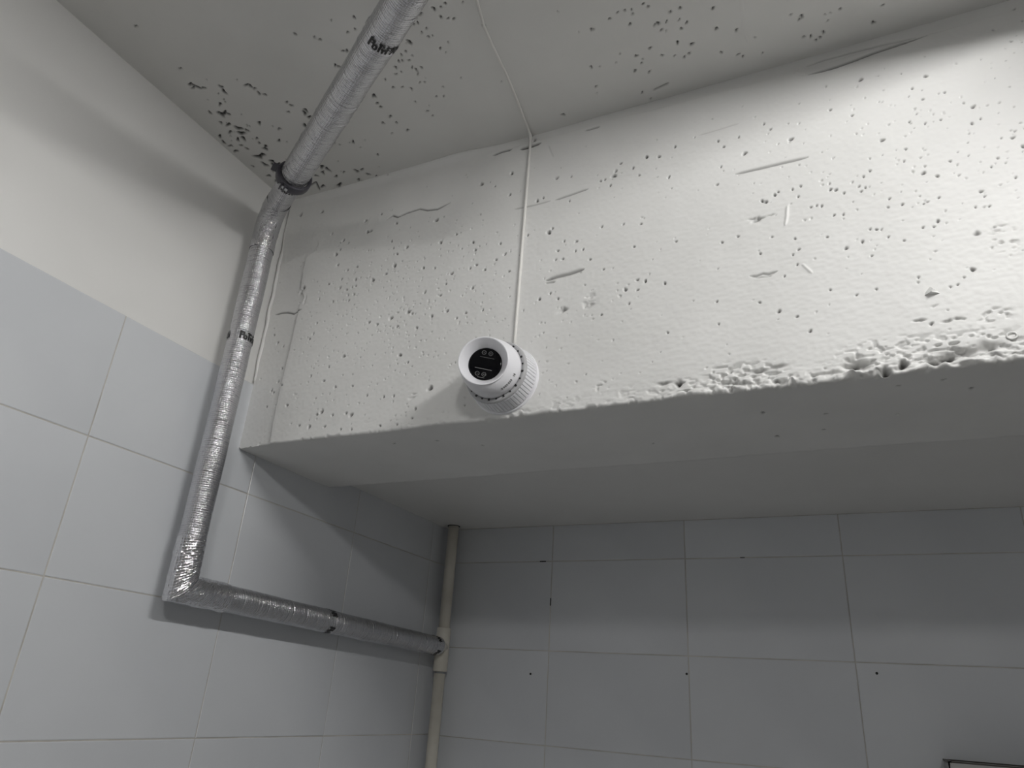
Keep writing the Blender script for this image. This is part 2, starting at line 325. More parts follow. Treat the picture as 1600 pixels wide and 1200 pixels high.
def dent(h, raw_shade, X, Y, ax_x, ax_y, cx, cy, rx, depth, raw_shade_v, ry=None, power=2.0, wob=0.0):
    """press one pit (or push one lump, depth<0) into the height arrays."""
    ry = ry or rx; R = 2.2 * max(rx, ry)
    i0, i1 = np.searchsorted(ax_x, [cx - R, cx + R]); j0, j1 = np.searchsorted(ax_y, [cy - R, cy + R])
    if i1 <= i0 or j1 <= j0: return
    S = (slice(j0, j1), slice(i0, i1))
    dx, dy = X[S] - cx, Y[S] - cy
    if wob:
        a = np.arctan2(dy, dx); k = 1 + wob * np.sin(2 * a + cx * 4000) + wob * 0.7 * np.sin(3 * a + cy * 5000)
    else: k = 1
    d = np.sqrt((dx / rx) ** 2 + (dy / ry) ** 2) * k
    g = np.exp(-d ** (2 * power))
    h[S] -= depth * g
    if raw_shade_v: raw_shade[S] = np.maximum(raw_shade[S], raw_shade_v * np.exp(-(d / 0.95) ** (2 * power)))

def groove(h, raw_shade, X, Y, ax_x, ax_y, pts, width, depth, raw_shade_v, taper=True):
    pts = np.asarray(pts, float) / 1000
    lo, hi = pts.min(0) - 4 * width, pts.max(0) + 4 * width
    i0, i1 = np.searchsorted(ax_x, [lo[0], hi[0]]); j0, j1 = np.searchsorted(ax_y, [lo[1], hi[1]])
    S = (slice(j0, j1), slice(i0, i1)); xx, yy = X[S], Y[S]
    best = np.full(xx.shape, 9.0); along = np.zeros(xx.shape); L = 0
    tot = np.linalg.norm(np.diff(pts, axis=0), axis=1).sum()
    for p, q in zip(pts[:-1], pts[1:]):
        d = q - p; l = np.linalg.norm(d)
        t = np.clip(((xx - p[0]) * d[0] + (yy - p[1]) * d[1]) / (l * l), 0, 1)
        dd = np.hypot(xx - p[0] - t * d[0], yy - p[1] - t * d[1])
        mk = dd < best; best = np.where(mk, dd, best); along = np.where(mk, (L + t * l) / tot, along); L += l
    wl = width * (np.clip(np.minimum(along, 1 - along) * 6 + 0.25, 0, 1) if taper else 1)
    g = np.exp(-(best / wl) ** 2)
    h[S] -= depth * g
    if raw_shade_v: raw_shade[S] = np.maximum(raw_shade[S], raw_shade_v * g)

cx_ax = fine_axis(-0.006, 1.72, 0.0022, [1.9, 2.2, 2.7, 3.2, XR])
cy_ax = np.r_[np.array([YF, -1.5, -0.8, -0.3, 0.0, 0.15]), fine_axis(0.27, YB + 0.012, 0.0022, [])]
X, Y = np.meshgrid(cx_ax, cy_ax)
h = np.zeros_like(X); raw_shade = np.zeros_like(X)
h += 0.0020 * (vnoise(X + 5, Y + 5, 0.11, 1) - 0.5) + 0.0007 * (vnoise(X + 5, Y + 5, 0.03, 2) - 0.5)
for a, b, r in CEILING_PITS:
    r = max(r / 10000 * (1.05 if a < 330 else 0.76), 0.0015)
    dent(h, raw_shade, X, Y, cx_ax, cy_ax, a / 1000, b / 1000, r, 0.005, 1.0, ry=r * random.uniform(0.6, 1.3), wob=0.3)
for (ax_, ay_, s_, n_) in ((0.10, 0.80, 0.05, 8), (0.075, 0.87, 0.03, 10), (0.17, 0.98, 0.05, 8), (0.24, 1.0, 0.05, 8), (0.55, 0.84, 0.10, 16), (0.95, 0.98, 0.10, 12)):
    for _ in range(n_):
        dent(h, raw_shade, X, Y, cx_ax, cy_ax, random.gauss(ax_, s_), random.gauss(ay_, s_), random.uniform(0.0012, 0.0019), 0.003, random.uniform(0.3, 0.8), wob=0.2)
for pts, wd, dp, rw in CEILING_GROOVES:
    groove(h, raw_shade, X, Y, cx_ax, cy_ax, pts, wd, dp, rw)
P = np.stack([X, Y, ZC + 0 * X - h], -1)      # h>0 stands proud (downwards)
P = P[::-1]                                    # faces look down
ceiling = grid_mesh('ceiling', P, M_CEIL, raw_shade[::-1], base=(1.8, 0, ZC)); tag(ceiling, kind='structure')

# ---------------------------------------------------------------- concrete beam across the ceiling
bx_ax = fine_axis(0.0, 1.72, 0.0015, [1.9, 2.3, 3.0, XR])
zz = fine_axis(ZB + 0.004, ZC + 0.004, 0.0015, [])
X, Z = np.meshgrid(bx_ax, zz)
h = np.zeros_like(X); raw_shade = np.zeros_like(X)
A = (bx_ax, zz)
h += 0.0030 * (vnoise(X + 3, Z + 3, 0.16, 3) - 0.5) + 0.0005 * (vnoise(X + 3, Z + 3, 0.035, 4) - 0.5)
# trowel marks lying along the beam in the middle, fine grit everywhere
grit = sstep(0.70, 0.95, X) * sstep(0.92, 0.78, Z)
h += grit * 0.0004 * (vnoise(X + 1, (Z + 2) * 2.6, 0.012, 5) - 0.5) + 0.0004 * (vnoise(X + 1, Z + 1, 0.006, 6) - 0.5)
# patch of plaster between the beam and the left wall, set back, with a torn edge
ed = np.array(PATCH_EDGE, float) / 1000
order = np.argsort(ed[:, 1]); xe = np.interp(Z, ed[order, 1], ed[order, 0])
xe = xe + 0.0035 * (vnoise(X * 0 + 7, Z + 3, 0.010, 8) - 0.5)
patch = sstep(xe + 0.0012, xe - 0.0012, X) * sstep(1.02, 0.97, Z)
slope = np.clip((0.105 - X) / 0.105, 0, 1) * sstep(1.10, 0.98, Z)
h -= patch * 0.0035 + slope * 0.006
# smooth fillet under the ceiling
h += 0.010 * np.exp(-((ZC - Z) / 0.012) ** 2) * sstep(0.62, 0.50, X)
# strip left by the formwork below the ceiling
led = ZC - 0.020 - 0.010 * sstep(0.75, 1.2, X) + 0.004 * (vnoise(X + 4, X * 0 + 1, 0.03, 9) - 0.5)
h -= sstep(led - 0.002, led + 0.002, Z) * 0.0045 * sstep(0.55, 0.75, X)
for a, b, r in BEAM_PITS:  # pits mostly painted over; their shade is put into the colour
    r = max(r / 10000 * 0.95, 0.0016)
    dent(h, raw_shade, X, Z, *A, a / 1000, b / 1000, r * random.uniform(0.85, 1.2), r * 1.7, 0.75, ry=r, wob=0.15)
def scatter(n, x0, x1, z0, z1, r0, r1, rw):
    for _ in range(n):
        r = random.uniform(r0, r1)
        dent(h, raw_shade, X, Z, *A, random.uniform(x0, x1), random.uniform(z0, z1), r * random.uniform(0.8, 1.3), r * 1.4, rw * random.random(), ry=r, wob=0.2)
for _ in range(430):
    r = random.uniform(0.0011, 0.0020)
    dent(h, raw_shade, X, Z, *A, random.gauss(0.36, 0.17), random.gauss(0.79, 0.12), r, r * 1.4, 0.5 * random.random(), wob=0.2)
for _ in range(230):
    r = random.uniform(0.0011, 0.0021)
    dent(h, raw_shade, X, Z, *A, random.gauss(1.46, 0.14), random.gauss(0.86, 0.11), r, r * 1.4, 0.6 * random.random(), wob=0.2)
scatter(120, 0.12, 0.9, 0.50, 0.75, 0.0011, 0.0019, 0.5)
scatter(160, 0.6, 1.7, 0.50, 1.08, 0.0010, 0.0017, 0.5)
for pts, wd, dp, rw in BEAM_GROOVES:
    groove(h, raw_shade, X, Z, *A, pts, wd, dp, rw)
for a, b, rx, ry, dp, rw in BEAM_DENTS:
    dent(h, raw_shade, X, Z, *A, a / 1000, b / 1000, rx / 1000, dp / 1000, rw, ry=ry / 1000, wob=0.22, power=1.4)
# rough patches of crumbled surface
for a, b, rx, ry, amp in BEAM_ROUGH:
    mk = np.exp(-(((X - a / 1000) / (rx / 1000)) ** 2 + ((Z - b / 1000) / (ry / 1000)) ** 2) ** 2)
    n_ = vnoise(X + 2, (Z + 2) * 1.8, 0.007, 12)
    h -= 0.7 * mk * amp / 1000 * sstep(0.5, 0.75, n_); raw_shade[:] = np.maximum(raw_shade, mk * 0.35 * sstep(0.72, 0.9, n_))
# honeycombing above the lower arris, growing to the right
hz = Z - ZB
hm = (0.25 * sstep(0.25, 0.5, X) + 0.75 * sstep(0.85, 1.02, X)) * sstep(0.042, 0.006, hz + 0.03 * (vnoise(X + 9, Z + 9, 0.05, 13) - 0.5))
n1 = vnoise(X + 6, (Z + 6) * 1.7, 0.014, 14) * 0.65 + vnoise(X + 6, (Z + 6) * 1.7, 0.006, 15) * 0.35
h -= hm * 0.0050 * sstep(0.58, 0.76, n1) - hm * 0.0022 * sstep(0.5, 0.25, n1)
raw_shade[:] = np.maximum(raw_shade, hm * 0.55 * sstep(0.70, 0.85, n1))
for a, b, rx, ry, dp, rw in HONEY:
    dent(h, raw_shade, X, Z, *A, a / 1000, b / 1000, rx / 1000, dp / 1000, rw, ry=ry / 1000, wob=0.2, power=1.2)
front = np.stack([X, YB - h, Z], -1)
# the arris is ragged: the last rows wander up and down
xr = bx_ax
rag = 0.0030 * (vnoise(xr + 8, xr * 0 + 2, 0.007, 16) - 0.5) + 0.0045 * (vnoise(xr + 8, xr * 0 + 5, 0.03, 17) - 0.5) * sstep(0.3, 1.0, xr)
chips = np.clip(vnoise(xr + 3, xr * 0 + 9, 0.011, 18) - 0.66, 0, 1) * 0.022
rag = rag + chips
fade = np.exp(-((Z - zz[0]) / 0.008) ** 2)
front[..., 2] += fade * rag[None, :]
hb = h[0]
ys = np.r_[YB + 0.0025, np.linspace(YB + 0.007, YB2 - 0.004, 110), YB2]
Xs, Ys = np.meshgrid(bx_ax, ys)
sh = 0.0022 * (vnoise(Xs + 2, Ys + 2, 0.12, 19) - 0.5) + 0.0008 * (vnoise(Xs + 2, Ys + 2, 0.03, 20) - 0.5)
raw_shade_s = np.zeros_like(Xs)
for a, b, r in SOFFIT_PITS:
    dent(sh, raw_shade_s, Xs, Ys, bx_ax, ys, a / 1000, b / 1000, r / 1000, 0.003, 0.8, wob=0.2)
f0 = np.exp(-((Ys - YB) / 0.010) ** 2)
Zs = ZB + 0.0005 - sh + f0 * rag[None, :] * 0.8
Yd = Ys - f0 * np.clip(hb, -0.012, 0.004)[None, :] * np.exp(-((Ys - YB) / 0.006) ** 2)
rear_rag = 0.0022 * (vnoise(xr + 5, xr * 0 + 3, 0.02, 21) - 0.5)
Zs += np.exp(-((Ys - YB2) / 0.01) ** 2) * rear_rag[None, :]
soff = np.stack([Xs, Yd, Zs], -1)
back = np.stack([np.stack([xr, np.full_like(xr, YB2 + 0.001), np.full_like(xr, z_)], -1) for z_ in (ZB + 0.006, ZS + 0.02)], 0)
P = np.concatenate([front[::-1], soff, back], 0)
rw_all = np.concatenate([raw_shade[::-1], raw_shade_s, np.zeros((2, len(xr)))], 0)
P = P[:, ::-1]; rw_all = rw_all[:, ::-1]        # faces look out of the concrete
beam = grid_mesh('ceiling_beam', P, M_BEAM, rw_all, base=(1.8, YB, ZB))
tag(beam, kind='structure')
# ring of a cut-off anchor and a fleck of plaster on the beam face
a_ = np.linspace(0, 2 * np.pi, 25)
v, f, uv = tube_vf([(1.478 + 0.0062 * math.cos(t), YB - 0.0015, 0.520 + 0.0052 * math.sin(t)) for t in a_], 0.0014, 8, up=(0, 1, 0), caps=False)
mesh_obj('anchor_ring', v, f, M_BEAM, beam)
v = [(1.381, YB, 0.606), (1.402, YB, 0.606), (1.399, YB, 0.611), (1.391, YB, 0.620), (1.384, YB, 0.612), (1.390, YB - 0.009, 0.6065), (1.393, YB - 0.008, 0.612)]
f = [(0, 5, 4), (4, 5, 6), (4, 6, 3), (3, 6, 2), (2, 6, 5), (2, 5, 1), (1, 5, 0)]
mesh_obj('plaster_fleck', v, [q[::-1] for q in f], M_BEAM, beam, smooth=False)

# ---------------------------------------------------------------- recess ceiling behind the beam, walls, floor
rc = box('ceiling_recess', -0.006, XR, YB2 - 0.05, YW + 0.02, ZS, ZS + 0.05, M_WALL); tag(rc, kind='structure')
wl = box('wall_left', -0.12, -0.005, YF, YW + 0.1, ZF, ZC + 0.05, M_WALL); tag(wl, kind='structure')
wb = box('wall_back', -0.12, XR + 0.1, YW + 0.0088, YW + 0.12, ZF, ZC + 0.05, M_WALL); tag(wb, kind='structure')
wr = box('wall_right', XR, XR + 0.1, YF, YW + 0.1, ZF, ZC + 0.05, M_FAR); tag(wr, kind='structure')
wf = box('wall_front', -0.12, XR + 0.1, YF - 0.1, YF, ZF, ZC + 0.05, M_FAR); tag(wf, kind='structure')
fl = box('floor', -0.12, XR + 0.1, YF - 0.1, YW + 0.1, ZF - 0.1, ZF, M_FLOOR); tag(fl, kind='structure')
box('grout_bed', -0.0048, -0.0011, YF + 0.01, YW + 0.008, ZF, ZT - 0.001, M_GROUT, wl)
box('grout_bed', 0.0, XR, YW + 0.0011, YW + 0.0086, ZF, ZS, M_GROUT, wb)

def tile_mesh(a, b):
    v, f = slab_bevel(a, b, 0.0095, 0.0012)
    me = bpy.data.meshes.new('tile'); me.from_pydata(v, [], f); me.materials.append(M_TILE); me.update()
    return me
_tm = {}
def lay_tile(parent, y0, y1, z0, z1, wall):
    g = 0.0011
    key = (round(y1 - y0, 4), round(z1 - z0, 4))
    if key not in _tm: _tm[key] = tile_mesh(key[0] - 2 * g, key[1] - 2 * g)
    o = bpy.data.objects.new('tile', _tm[key]); col.objects.link(o); o.parent = parent
    pb = world_base(parent); c = ((y0 + y1) / 2, (z0 + z1) / 2)
    tilt = random.uniform(-0.0022, 0.0022), random.uniform(-0.0022, 0.0022)
    if wall == 'left':
        o.location = (random.uniform(-0.0002, 0.0002) - pb.x, c[0] - pb.y, c[1] + ZO - pb.z)
        o.rotation_euler = (0, tilt[0], tilt[1])
    else:
        o.location = (c[0] - pb.x, YW + random.uniform(-0.0002, 0.0002) - pb.y, c[1] + ZO - pb.z)
        o.rotation_euler = (0, tilt[0], -math.pi / 2 + tilt[1])
PZ, PY, Y1 = 0.2506, 0.4005, 0.7809
ycuts = [Y1 + PY * k for k in range(-5, 4)] + [YW]
for r in range(9):
    zt = ZT - PZ * r; zb_ = max(zt - PZ, ZF)
    for a, b in zip(ycuts[:-1], ycuts[1:]):
        if b - a > 0.02 and zt - zb_ > 0.02: lay_tile(wl, a, b, zb_, zt, 'left')
xcuts = [0.0, 0.378, 0.7876, 1.1993] + [1.1993 + 0.41 * k for k in range(1, 7)]
zcuts = [ZS, 0.4006, 0.1396, -0.1109] + [-0.1109 - 0.2555 * k for k in range(1, 6)] + [ZF]
for zt, zb_ in zip(zcuts[:-1], zcuts[1:]):
    for a, b in zip(xcuts[:-1], xcuts[1:]):
        if zt - zb_ > 0.02: lay_tile(wb, a, min(b, XR), zb_, zt, 'back')
# drill holes and open bits of joint in the rear tiling
def disc(name, x, z, r, parent):
    n = 12; v = [(x + r * math.cos(2 * math.pi * k / n), YW - 0.0006, z + r * math.sin(2 * math.pi * k / n)) for k in range(n)]
    v += [(p[0], YW + 0.004, p[2]) for p in v]
    f = [tuple(range(n))] + [(k, k + n, (k + 1) % n + n, (k + 1) % n) for k in range(n)]
    mesh_obj(name, v, f, M_DARK, parent, smooth=False)
for x_, z_ in ((0.3235, 0.0742), (0.7819, 0.0942), (1.2441, 0.1158)): disc('drill_hole', x_, z_, 0.0032, wb)
for x0_, x1_, z0_, z1_ in ((0.337, 0.357, 0.3985, 0.4020), (0.3765, 0.3795, 0.268, 0.290), (0.94, 0.952, 0.3995, 0.4015)):
    box('open_joint', x0_, x1_, YW - 0.0007, YW + 0.002, z0_, z1_, M_DARK, wb)
# plaster bead in the corner between the left wall and the beam
bp = lin((0.0005, 1.128, ZT + 0.005), (0.0005, 1.121, 1.11), 0.01)
bp[:, 0] += 0.001 * np.sin(np.arange(len(bp)) * 0.9) ; bp[:, 1] += 0.0012 * np.sin(np.arange(len(bp)) * 0.53 + 1)
v, f, uv = tube_vf(bp, 0.0042, 10); mesh_obj('plaster_bead', v, f, M_WALL, wl)

# ---------------------------------------------------------------- batten lamp on the ceiling, out of the frame to the right
M_LAMP = bpy.data.materials.new('lamp_diffuser'); M_LAMP.use_nodes = True
b = M_LAMP.node_tree.nodes['Principled BSDF']
b.inputs['Base Color'].default_value = (0.9, 0.9, 0.9, 1)
b.inputs['Emission Color'].default_value = (1.0, 0.99, 0.972, 1); b.inputs['Emission Strength'].default_value = LAMP_STRENGTH
M_LAMP2 = M_LAMP.copy(); M_LAMP2.name = 'second_lamp_tube'
M_LAMP2.node_tree.nodes['Principled BSDF'].inputs['Emission Strength'].default_value = LAMP_STRENGTH * 2.1
LZ = ZC - LAMP_DROP
def batten(LX, LY0, LY1, label, skirt, SKIRT_Z, m_tube):
    lamp = thing('batten_lamp', (LX, (LY0 + LY1) / 2, ZC - 0.1), label, 'lamp')
    v, f = box_vf(LX - LAMP_W, LX + LAMP_W, LY0, LY1, LZ + LAMP_GAP, ZC); mesh_obj('lamp_housing', v, f, M_WHITE, lamp, smooth=False)
    v, f, uv = tube_vf([(LX, LY0 + 0.07, LZ), (LX, LY1 - 0.07, LZ)], 0.014, 20); mesh_obj('tube', v, f, m_tube, lamp)
    if skirt:  # skirts and plate added to cut the tube's light above the horizontal
        v, f = merge([box_vf(LX - SKIRT_W - 0.003, LX - SKIRT_W, LY0, LY1, LZ + SKIRT_Z, LZ + LAMP_GAP + 0.002), box_vf(LX + SKIRT_W, LX + SKIRT_W + 0.003, LY0, LY1, LZ + SKIRT_Z, LZ + LAMP_GAP + 0.002),
                      box_vf(LX - SKIRT_W, LX + SKIRT_W, LY0, LY0 + 0.003, LZ + SKIRT_Z, LZ + LAMP_GAP + 0.002), box_vf(LX - SKIRT_W, LX + SKIRT_W, LY1 - 0.003, LY1, LZ + SKIRT_Z, LZ + LAMP_GAP + 0.002)])
        mesh_obj('added_cutoff_skirt', v, f, M_GREYP, lamp, smooth=False)
        v, f = box_vf(LX - SKIRT_W - 0.003, LX + SKIRT_W + 0.003, LY0, LY1, LZ + LAMP_GAP, LZ + LAMP_GAP + 0.003); mesh_obj('added_cutoff_plate', v, f, M_GREYP, lamp, smooth=False)
    for y_ in (LY0 + 0.045, LY1 - 0.07):
        v, f = box_vf(LX - 0.018, LX + 0.018, y_, y_ + 0.025, LZ - 0.018, LZ + LAMP_GAP); mesh_obj('lamp_holder', v, f, M_WHITE, lamp, smooth=False)
batten(1.75, 0.06, 0.80, 'white batten lamp with added cut-off skirts on the ceiling close in front of the beam', True, -0.003, M_LAMP)
batten(1.80, -1.30, -0.72, 'white batten lamp with added cut-off skirts on the ceiling, farther from the beam', True, -0.007, M_LAMP2)

# ---------------------------------------------------------------- foil-insulated pipe
VX, VY = 0.050, 1.017
ZE = ZC - 0.12            # upper bend
ZL = 0.158                # lower bend
D = np.array([0.853, -0.520, -0.047]); D /= np.linalg.norm(D)
RP = 0.0272
pipe = thing('insulated_pipe', (VX, VY, ZL), 'silver foil insulated pipe running down the left wall from the ceiling to the cream pipe', 'pipe')
def pleats(seed, amp, length, wander=0.6):
    r_ = np.random.default_rng(seed); n_ = int(length / 0.0062)
    c = np.sort(r_.random(n_) * length); a = r_.random(n_) * amp; ph = r_.random(n_) * 6.28; sk = r_.normal(0, 0.0016, n_)
    def fn(s, ang):
        out = np.zeros_like(ang)
        sel = np.where(np.abs(c - s) < 0.008)[0]
        for k in sel:
            out -= a[k] * np.exp(-((s - c[k] - sk[k] * np.sin(ang + ph[k])) / 0.0013) ** 2) * (1 - wander + wander * np.sin(ang + ph[k] * 2.1))
        return out + 0.0003 * np.sin(s * 31 + ang * 2 + seed)
    return fn
V0 = np.array([VX, VY, 0.0])
# upright run
v, f, uv = tube_vf(lin((VX, VY, ZL + 0.085), (VX, VY, ZE - 0.065), 0.0014), RP, 40, up=(1, 0, 0), disp=pleats(1, 0.0011, 0.8))
mesh_obj('foil_sleeve', v, f, M_FOIL, pipe, uvs=uv)
# ceiling run: thin piece to the clamp, then the thicker sleeve with its open end
E0 = np.array([VX, VY, ZE])
v, f, uv = tube_vf(lin(E0 + D * 0.050, E0 + D * 0.205, 0.0014), RP, 40, disp=pleats(2, 0.0008, 0.2))
mesh_obj('foil_sleeve', v, f, M_FOIL, pipe, uvs=uv)
q0, q1, q2 = E0 + D * 0.92, E0 + D * 1.02, E0 + D * 1.02 + np.array([0, 0, 0.1])
bend = np.array([(1 - t) ** 2 * q0 + 2 * t * (1 - t) * q1 + t * t * q2 for t in np.linspace(0, 1, 30)[1:]])
path = np.concatenate([[E0 + D * 0.190], lin(E0 + D * 0.192, q0, 0.0018), bend, [np.array([q2[0], q2[1], ZC + 0.01])]])   # out of the frame it turns up through the ceiling
rr = np.full(len(path), RP + 0.0035); rr[0] = RP + 0.001; rr[1:4] = RP + np.array([0.0024, 0.003, 0.0034])
v, f, uv = tube_vf(path, rr, 40, disp=pleats(3, 0.0015, 1.6, 0.9))
mesh_obj('foil_sleeve', v, f, M_FOIL, pipe, uvs=uv)
sd = np.array([0.30, -0.2, -0.93]); sd -= D * (sd @ D); sd /= np.linalg.norm(sd)
seam_r = RP + 0.0036
# level run along the wall to the tee
YT = 1.996; ZTEE = 0.135
def lv(y): return np.array([VX, y, ZL + (ZTEE - ZL) * (y - VY) / (2.035 - VY)])
v, f, uv = tube_vf(lin(lv(VY + 0.105), lv(YT), 0.0014), RP - 0.0002, 40, disp=pleats(4, 0.0016, 1.0, 0.75))
mesh_obj('foil_sleeve', v, f, M_FOIL, pipe, uvs=uv)

def crumple(V, amp, seed, scale=0.016):
    V = np.asarray(V, float); r_ = np.random.default_rng(seed); ph = r_.random((6, 3)) * 6.28; fr = r_.normal(0, 1, (6, 3)); fr /= np.linalg.norm(fr, axis=1)[:, None]
    d = np.zeros(len(V))
    for k in range(6):
        q = (V @ fr[k]) / scale * (0.6 + 0.25 * k) + ph[k, 0]
        d += np.abs(((q / 3.1416) % 2) - 1) / 6
    return d * amp - amp / 2 + r_.normal(0, amp * 0.14, len(V))

def mitre_elbow(name, C, d_in, d_out, r, len_in, len_out, amp, seed, nseg=34, ring=0.005, soften=0.0):
    """foil-taped elbow: two cylinders joined on a mitre plane at C, d_in points from C along the first leg."""
    d1 = np.asarray(d_in, float); d2 = np.asarray(d_out, float)
    nrm = np.cross(d1, d2); nrm /= np.linalg.norm(nrm)
    u1 = np.cross(nrm, d1); u2 = np.cross(nrm, d2) * -1
    # u pointing to the inside of the bend
    u1 = d2 - d1 * (d2 @ d1); u1 /= np.linalg.norm(u1)
    u2 = d1 - d2 * (d1 @ d2); u2 /= np.linalg.norm(u2)
    half = math.acos(np.clip(d1 @ d2, -1, 1)) / 2; k = 1 / math.tan(half)
    ang = np.linspace(0, 2 * np.pi, nseg, endpoint=False)
    rows = []; uvv = []
    ss = np.linspace(len_in, 0, int(len_in / ring) + 1)
    for i, s in enumerate(ss):
        off = np.maximum(s, k * r * np.cos(ang)) if s > 0 else k * r * np.cos(ang)
        t = s / len_in
        off = k * r * np.cos(ang) + (len_in - k * r * np.cos(ang)) * t
        rows.append(C + off[:, None] * d1 + r * (np.cos(ang)[:, None] * u1 + np.sin(ang)[:, None] * nrm))
        uvv.append(np.c_[ang / 6.2832, np.full(nseg, s)])
    ss = np.linspace(0, len_out, int(len_out / ring) + 1)[1:]
    for s in ss:
        t = s / len_out
        off = k * r * np.cos(ang) + (len_out - k * r * np.cos(ang)) * t
        rows.append(C + off[:, None] * d2 + r * (np.cos(ang)[:, None] * u2 + np.sin(ang)[:, None] * nrm))
        uvv.append(np.c_[ang / 6.2832, np.full(nseg, -s)])
    V = np.concatenate(rows); UV = np.concatenate(uvv)
    cen = np.concatenate([np.repeat(rows_.mean(0)[None], nseg, 0) for rows_ in rows])
    dirs = V - cen; dirs /= np.linalg.norm(dirs, axis=1)[:, None]
    V = V + dirs * (crumple(V, amp, seed)[:, None])
    if soften:
        pass
    n_ = len(rows)
    F = [(i * nseg + a, i * nseg + (a + 1) % nseg, (i + 1) * nseg + (a + 1) % nseg, (i + 1) * nseg + a) for i in range(n_ - 1) for a in range(nseg)]
    return V, F, UV
v, f, uv = mitre_elbow('elbow', np.array([VX, VY, ZL]), (0, 0, 1), tuple((lv(2) - lv(1)) / np.linalg.norm(lv(2) - lv(1))), RP + 0.0012, 0.095, 0.112, 0.0032, 5)
o = mesh_obj('elbow_wrap', v, f, M_WRAP, pipe, smooth=False, uvs=uv); o['label'] = 'crumpled foil tape over the lower bend'
# upper bend: rounded, taped
arc = []
RB = 0.045
for k in range(0, 15):
    t = k / 14
    arc.append((1 - t) ** 2 * (E0 - np.array([0, 0, 1.35 * RB])) + 2 * t * (1 - t) * E0 + t * t * (E0 + D * 1.35 * RB))
pth = np.concatenate([lin((VX, VY, ZE - 0.105), arc[0], 0.006), arc[1:], lin(arc[-1], E0 + D * 0.075, 0.006)[1:]])
v, f, uv = tube_vf(pth, RP + 0.0008, 34, up=(1, 0, 0), caps=False)
v = v + 0  # crumple outward from the path
cen = np.repeat(pth, 35, 0); dr = v - cen; dr /= np.linalg.norm(dr, axis=1)[:, None]; v = v + dr * crumple(v, 0.0026, 9)[:, None]
o = mesh_obj('elbow_wrap', v, f, M_WRAP, pipe, smooth=False, uvs=uv); o['label'] = 'foil tape over the upper bend'

# black maker's print round the sleeves
GL = {'P': (1.0, 1.0, [(.12, 0, .12, 1, .26), (.1, .86, .9, .80, .30), (.80, .9, .80, .45, .26), (.1, .5, .85, .48, .14)]),
      'o': (0.72, 0.52, [(.1, .12, .1, .88, .24), (.9, .12, .9, .88, .24), (.1, .1, .9, .1, .22), (.1, .9, .9, .9, .22)]),
      'l': (0.95, 1.0, [(.35, 0, .35, 1, .24), (.0, .9, .95, .9, .2), (.9, .95, .9, .7, .2)]),
      'y': (0.75, 0.55, [(.5, 0, .5, .5, .24), (.5, .5, .05, .95, .22), (.5, .5, .95, .95, .22)]),
      'F': (0.8, 1.0, [(.15, 0, .15, 1, .24), (.1, .92, .95, .92, .16), (.15, .55, .8, .55, .15)]),
      'A': (0.9, 1.0, [(.05, 0, .5, 1, .22), (.95, 0, .5, 1, .22), (.2, .35, .8, .35, .15)]),
      'N': (0.85, 1.0, [(.1, 0, .1, 1, .22), (.9, 0, .9, 1, .22), (.1, 1, .9, 0, .2)])}
def print_round(C, A, r, th0, H=0.0180, text='PolyFAN'):
    A = np.asarray(A, float) / np.linalg.norm(A)
    vw = CAM - C; vw = vw - A * (vw @ A); vw /= np.linalg.norm(vw); rt = np.cross(-vw, A)
    V, F = [], []; x = 0.0
    for ci, ch in enumerate(text):
        wd, ht, segs = GL[ch]; W_ = 0.0103 * wd
        if ch in 'y': x -= 0.0048
        if ch in 'o': x -= 0.0027
        for (x0, y0, x1, y1, tk) in segs:
            p = np.array([x + x0 * W_, y0 * ht * H]); q = np.array([x + x1 * W_, y1 * ht * H])
            d = q - p; l = np.linalg.norm(d); d /= l; nn = np.array([-d[1], d[0]]) * tk * W_ * 0.74 / max(wd, .7)
            k = 5; o_ = len(V)
            for i in range(k + 1):
                for sgn in (-1, 0, 1):
                    c_ = p - d * 0.0004 + (l + 0.0008) * d * i / k + nn * sgn; th = th0 + c_[0] / r
                    V.append(C + A * c_[1] + r * (math.cos(th) * vw + math.sin(th) * rt))
            for i in range(k):
                for j in range(2):
                    a = o_ + i * 3 + j; F.append((a, a + 1, a + 4, a + 3))
        x += W_ + 0.0012
    return np.array(V), F
def stamp(C, A, r, th0):
    for q in (0, math.pi):
        v, f = print_round(C, A, r, th0 + q); o = mesh_obj('printed_lettering', v, f, M_INK, pipe, smooth=False); o['label'] = 'black lettering printed round the foil'
stamp(np.array([VX, VY, 0.690]), (0, 0, 1), RP + 0.0010, -0.10)
stamp(E0 + D * 0.668, D, RP + 0.0050, -0.40)
stamp(E0 + D * 0.157, D, RP + 0.0010, -0.35)
stamp(lv(1.455), (0, 1, 0), RP + 0.0012, 0.45)
stamp(lv(1.962), (0, 1, 0), RP + 0.0012, 0.45)

# ---------------------------------------------------------------- clamp holding the pipe under the ceiling
CC = E0 + D * 0.190
clamp = thing('pipe_clamp', (CC[0], CC[1], ZC), 'dark ring clamp hanging the foil pipe from the speckled ceiling corner', 'clamp')
axis = D * 1.0 + np.array([0, 0, 0.10]); axis /= np.linalg.norm(axis)
t_, u_, v_ = frame_from(axis)
CCc = CC + np.array([0, 0, -0.003])
def band(r0, r1, half, n=48):
    V, F = [], []
    for k in range(n):
        a = 2 * math.pi * k / n
        d = math.cos(a) * u_ + math.sin(a) * v_
        for s, r in ((-half, r1 - 0.001), (-half * .6, r1), (half * .6, r1), (half, r1 - 0.001), (half, r0), (-half, r0)): V.append(CCc + t_ * s + d * r)
    for k in range(n):
        for j in range(6):
            a = k * 6 + j; b_ = k * 6 + (j + 1) % 6; c = ((k + 1) % n) * 6 + (j + 1) % 6; d_ = ((k + 1) % n) * 6 + j
            F.append((a, b_, c, d_))
    return V, F
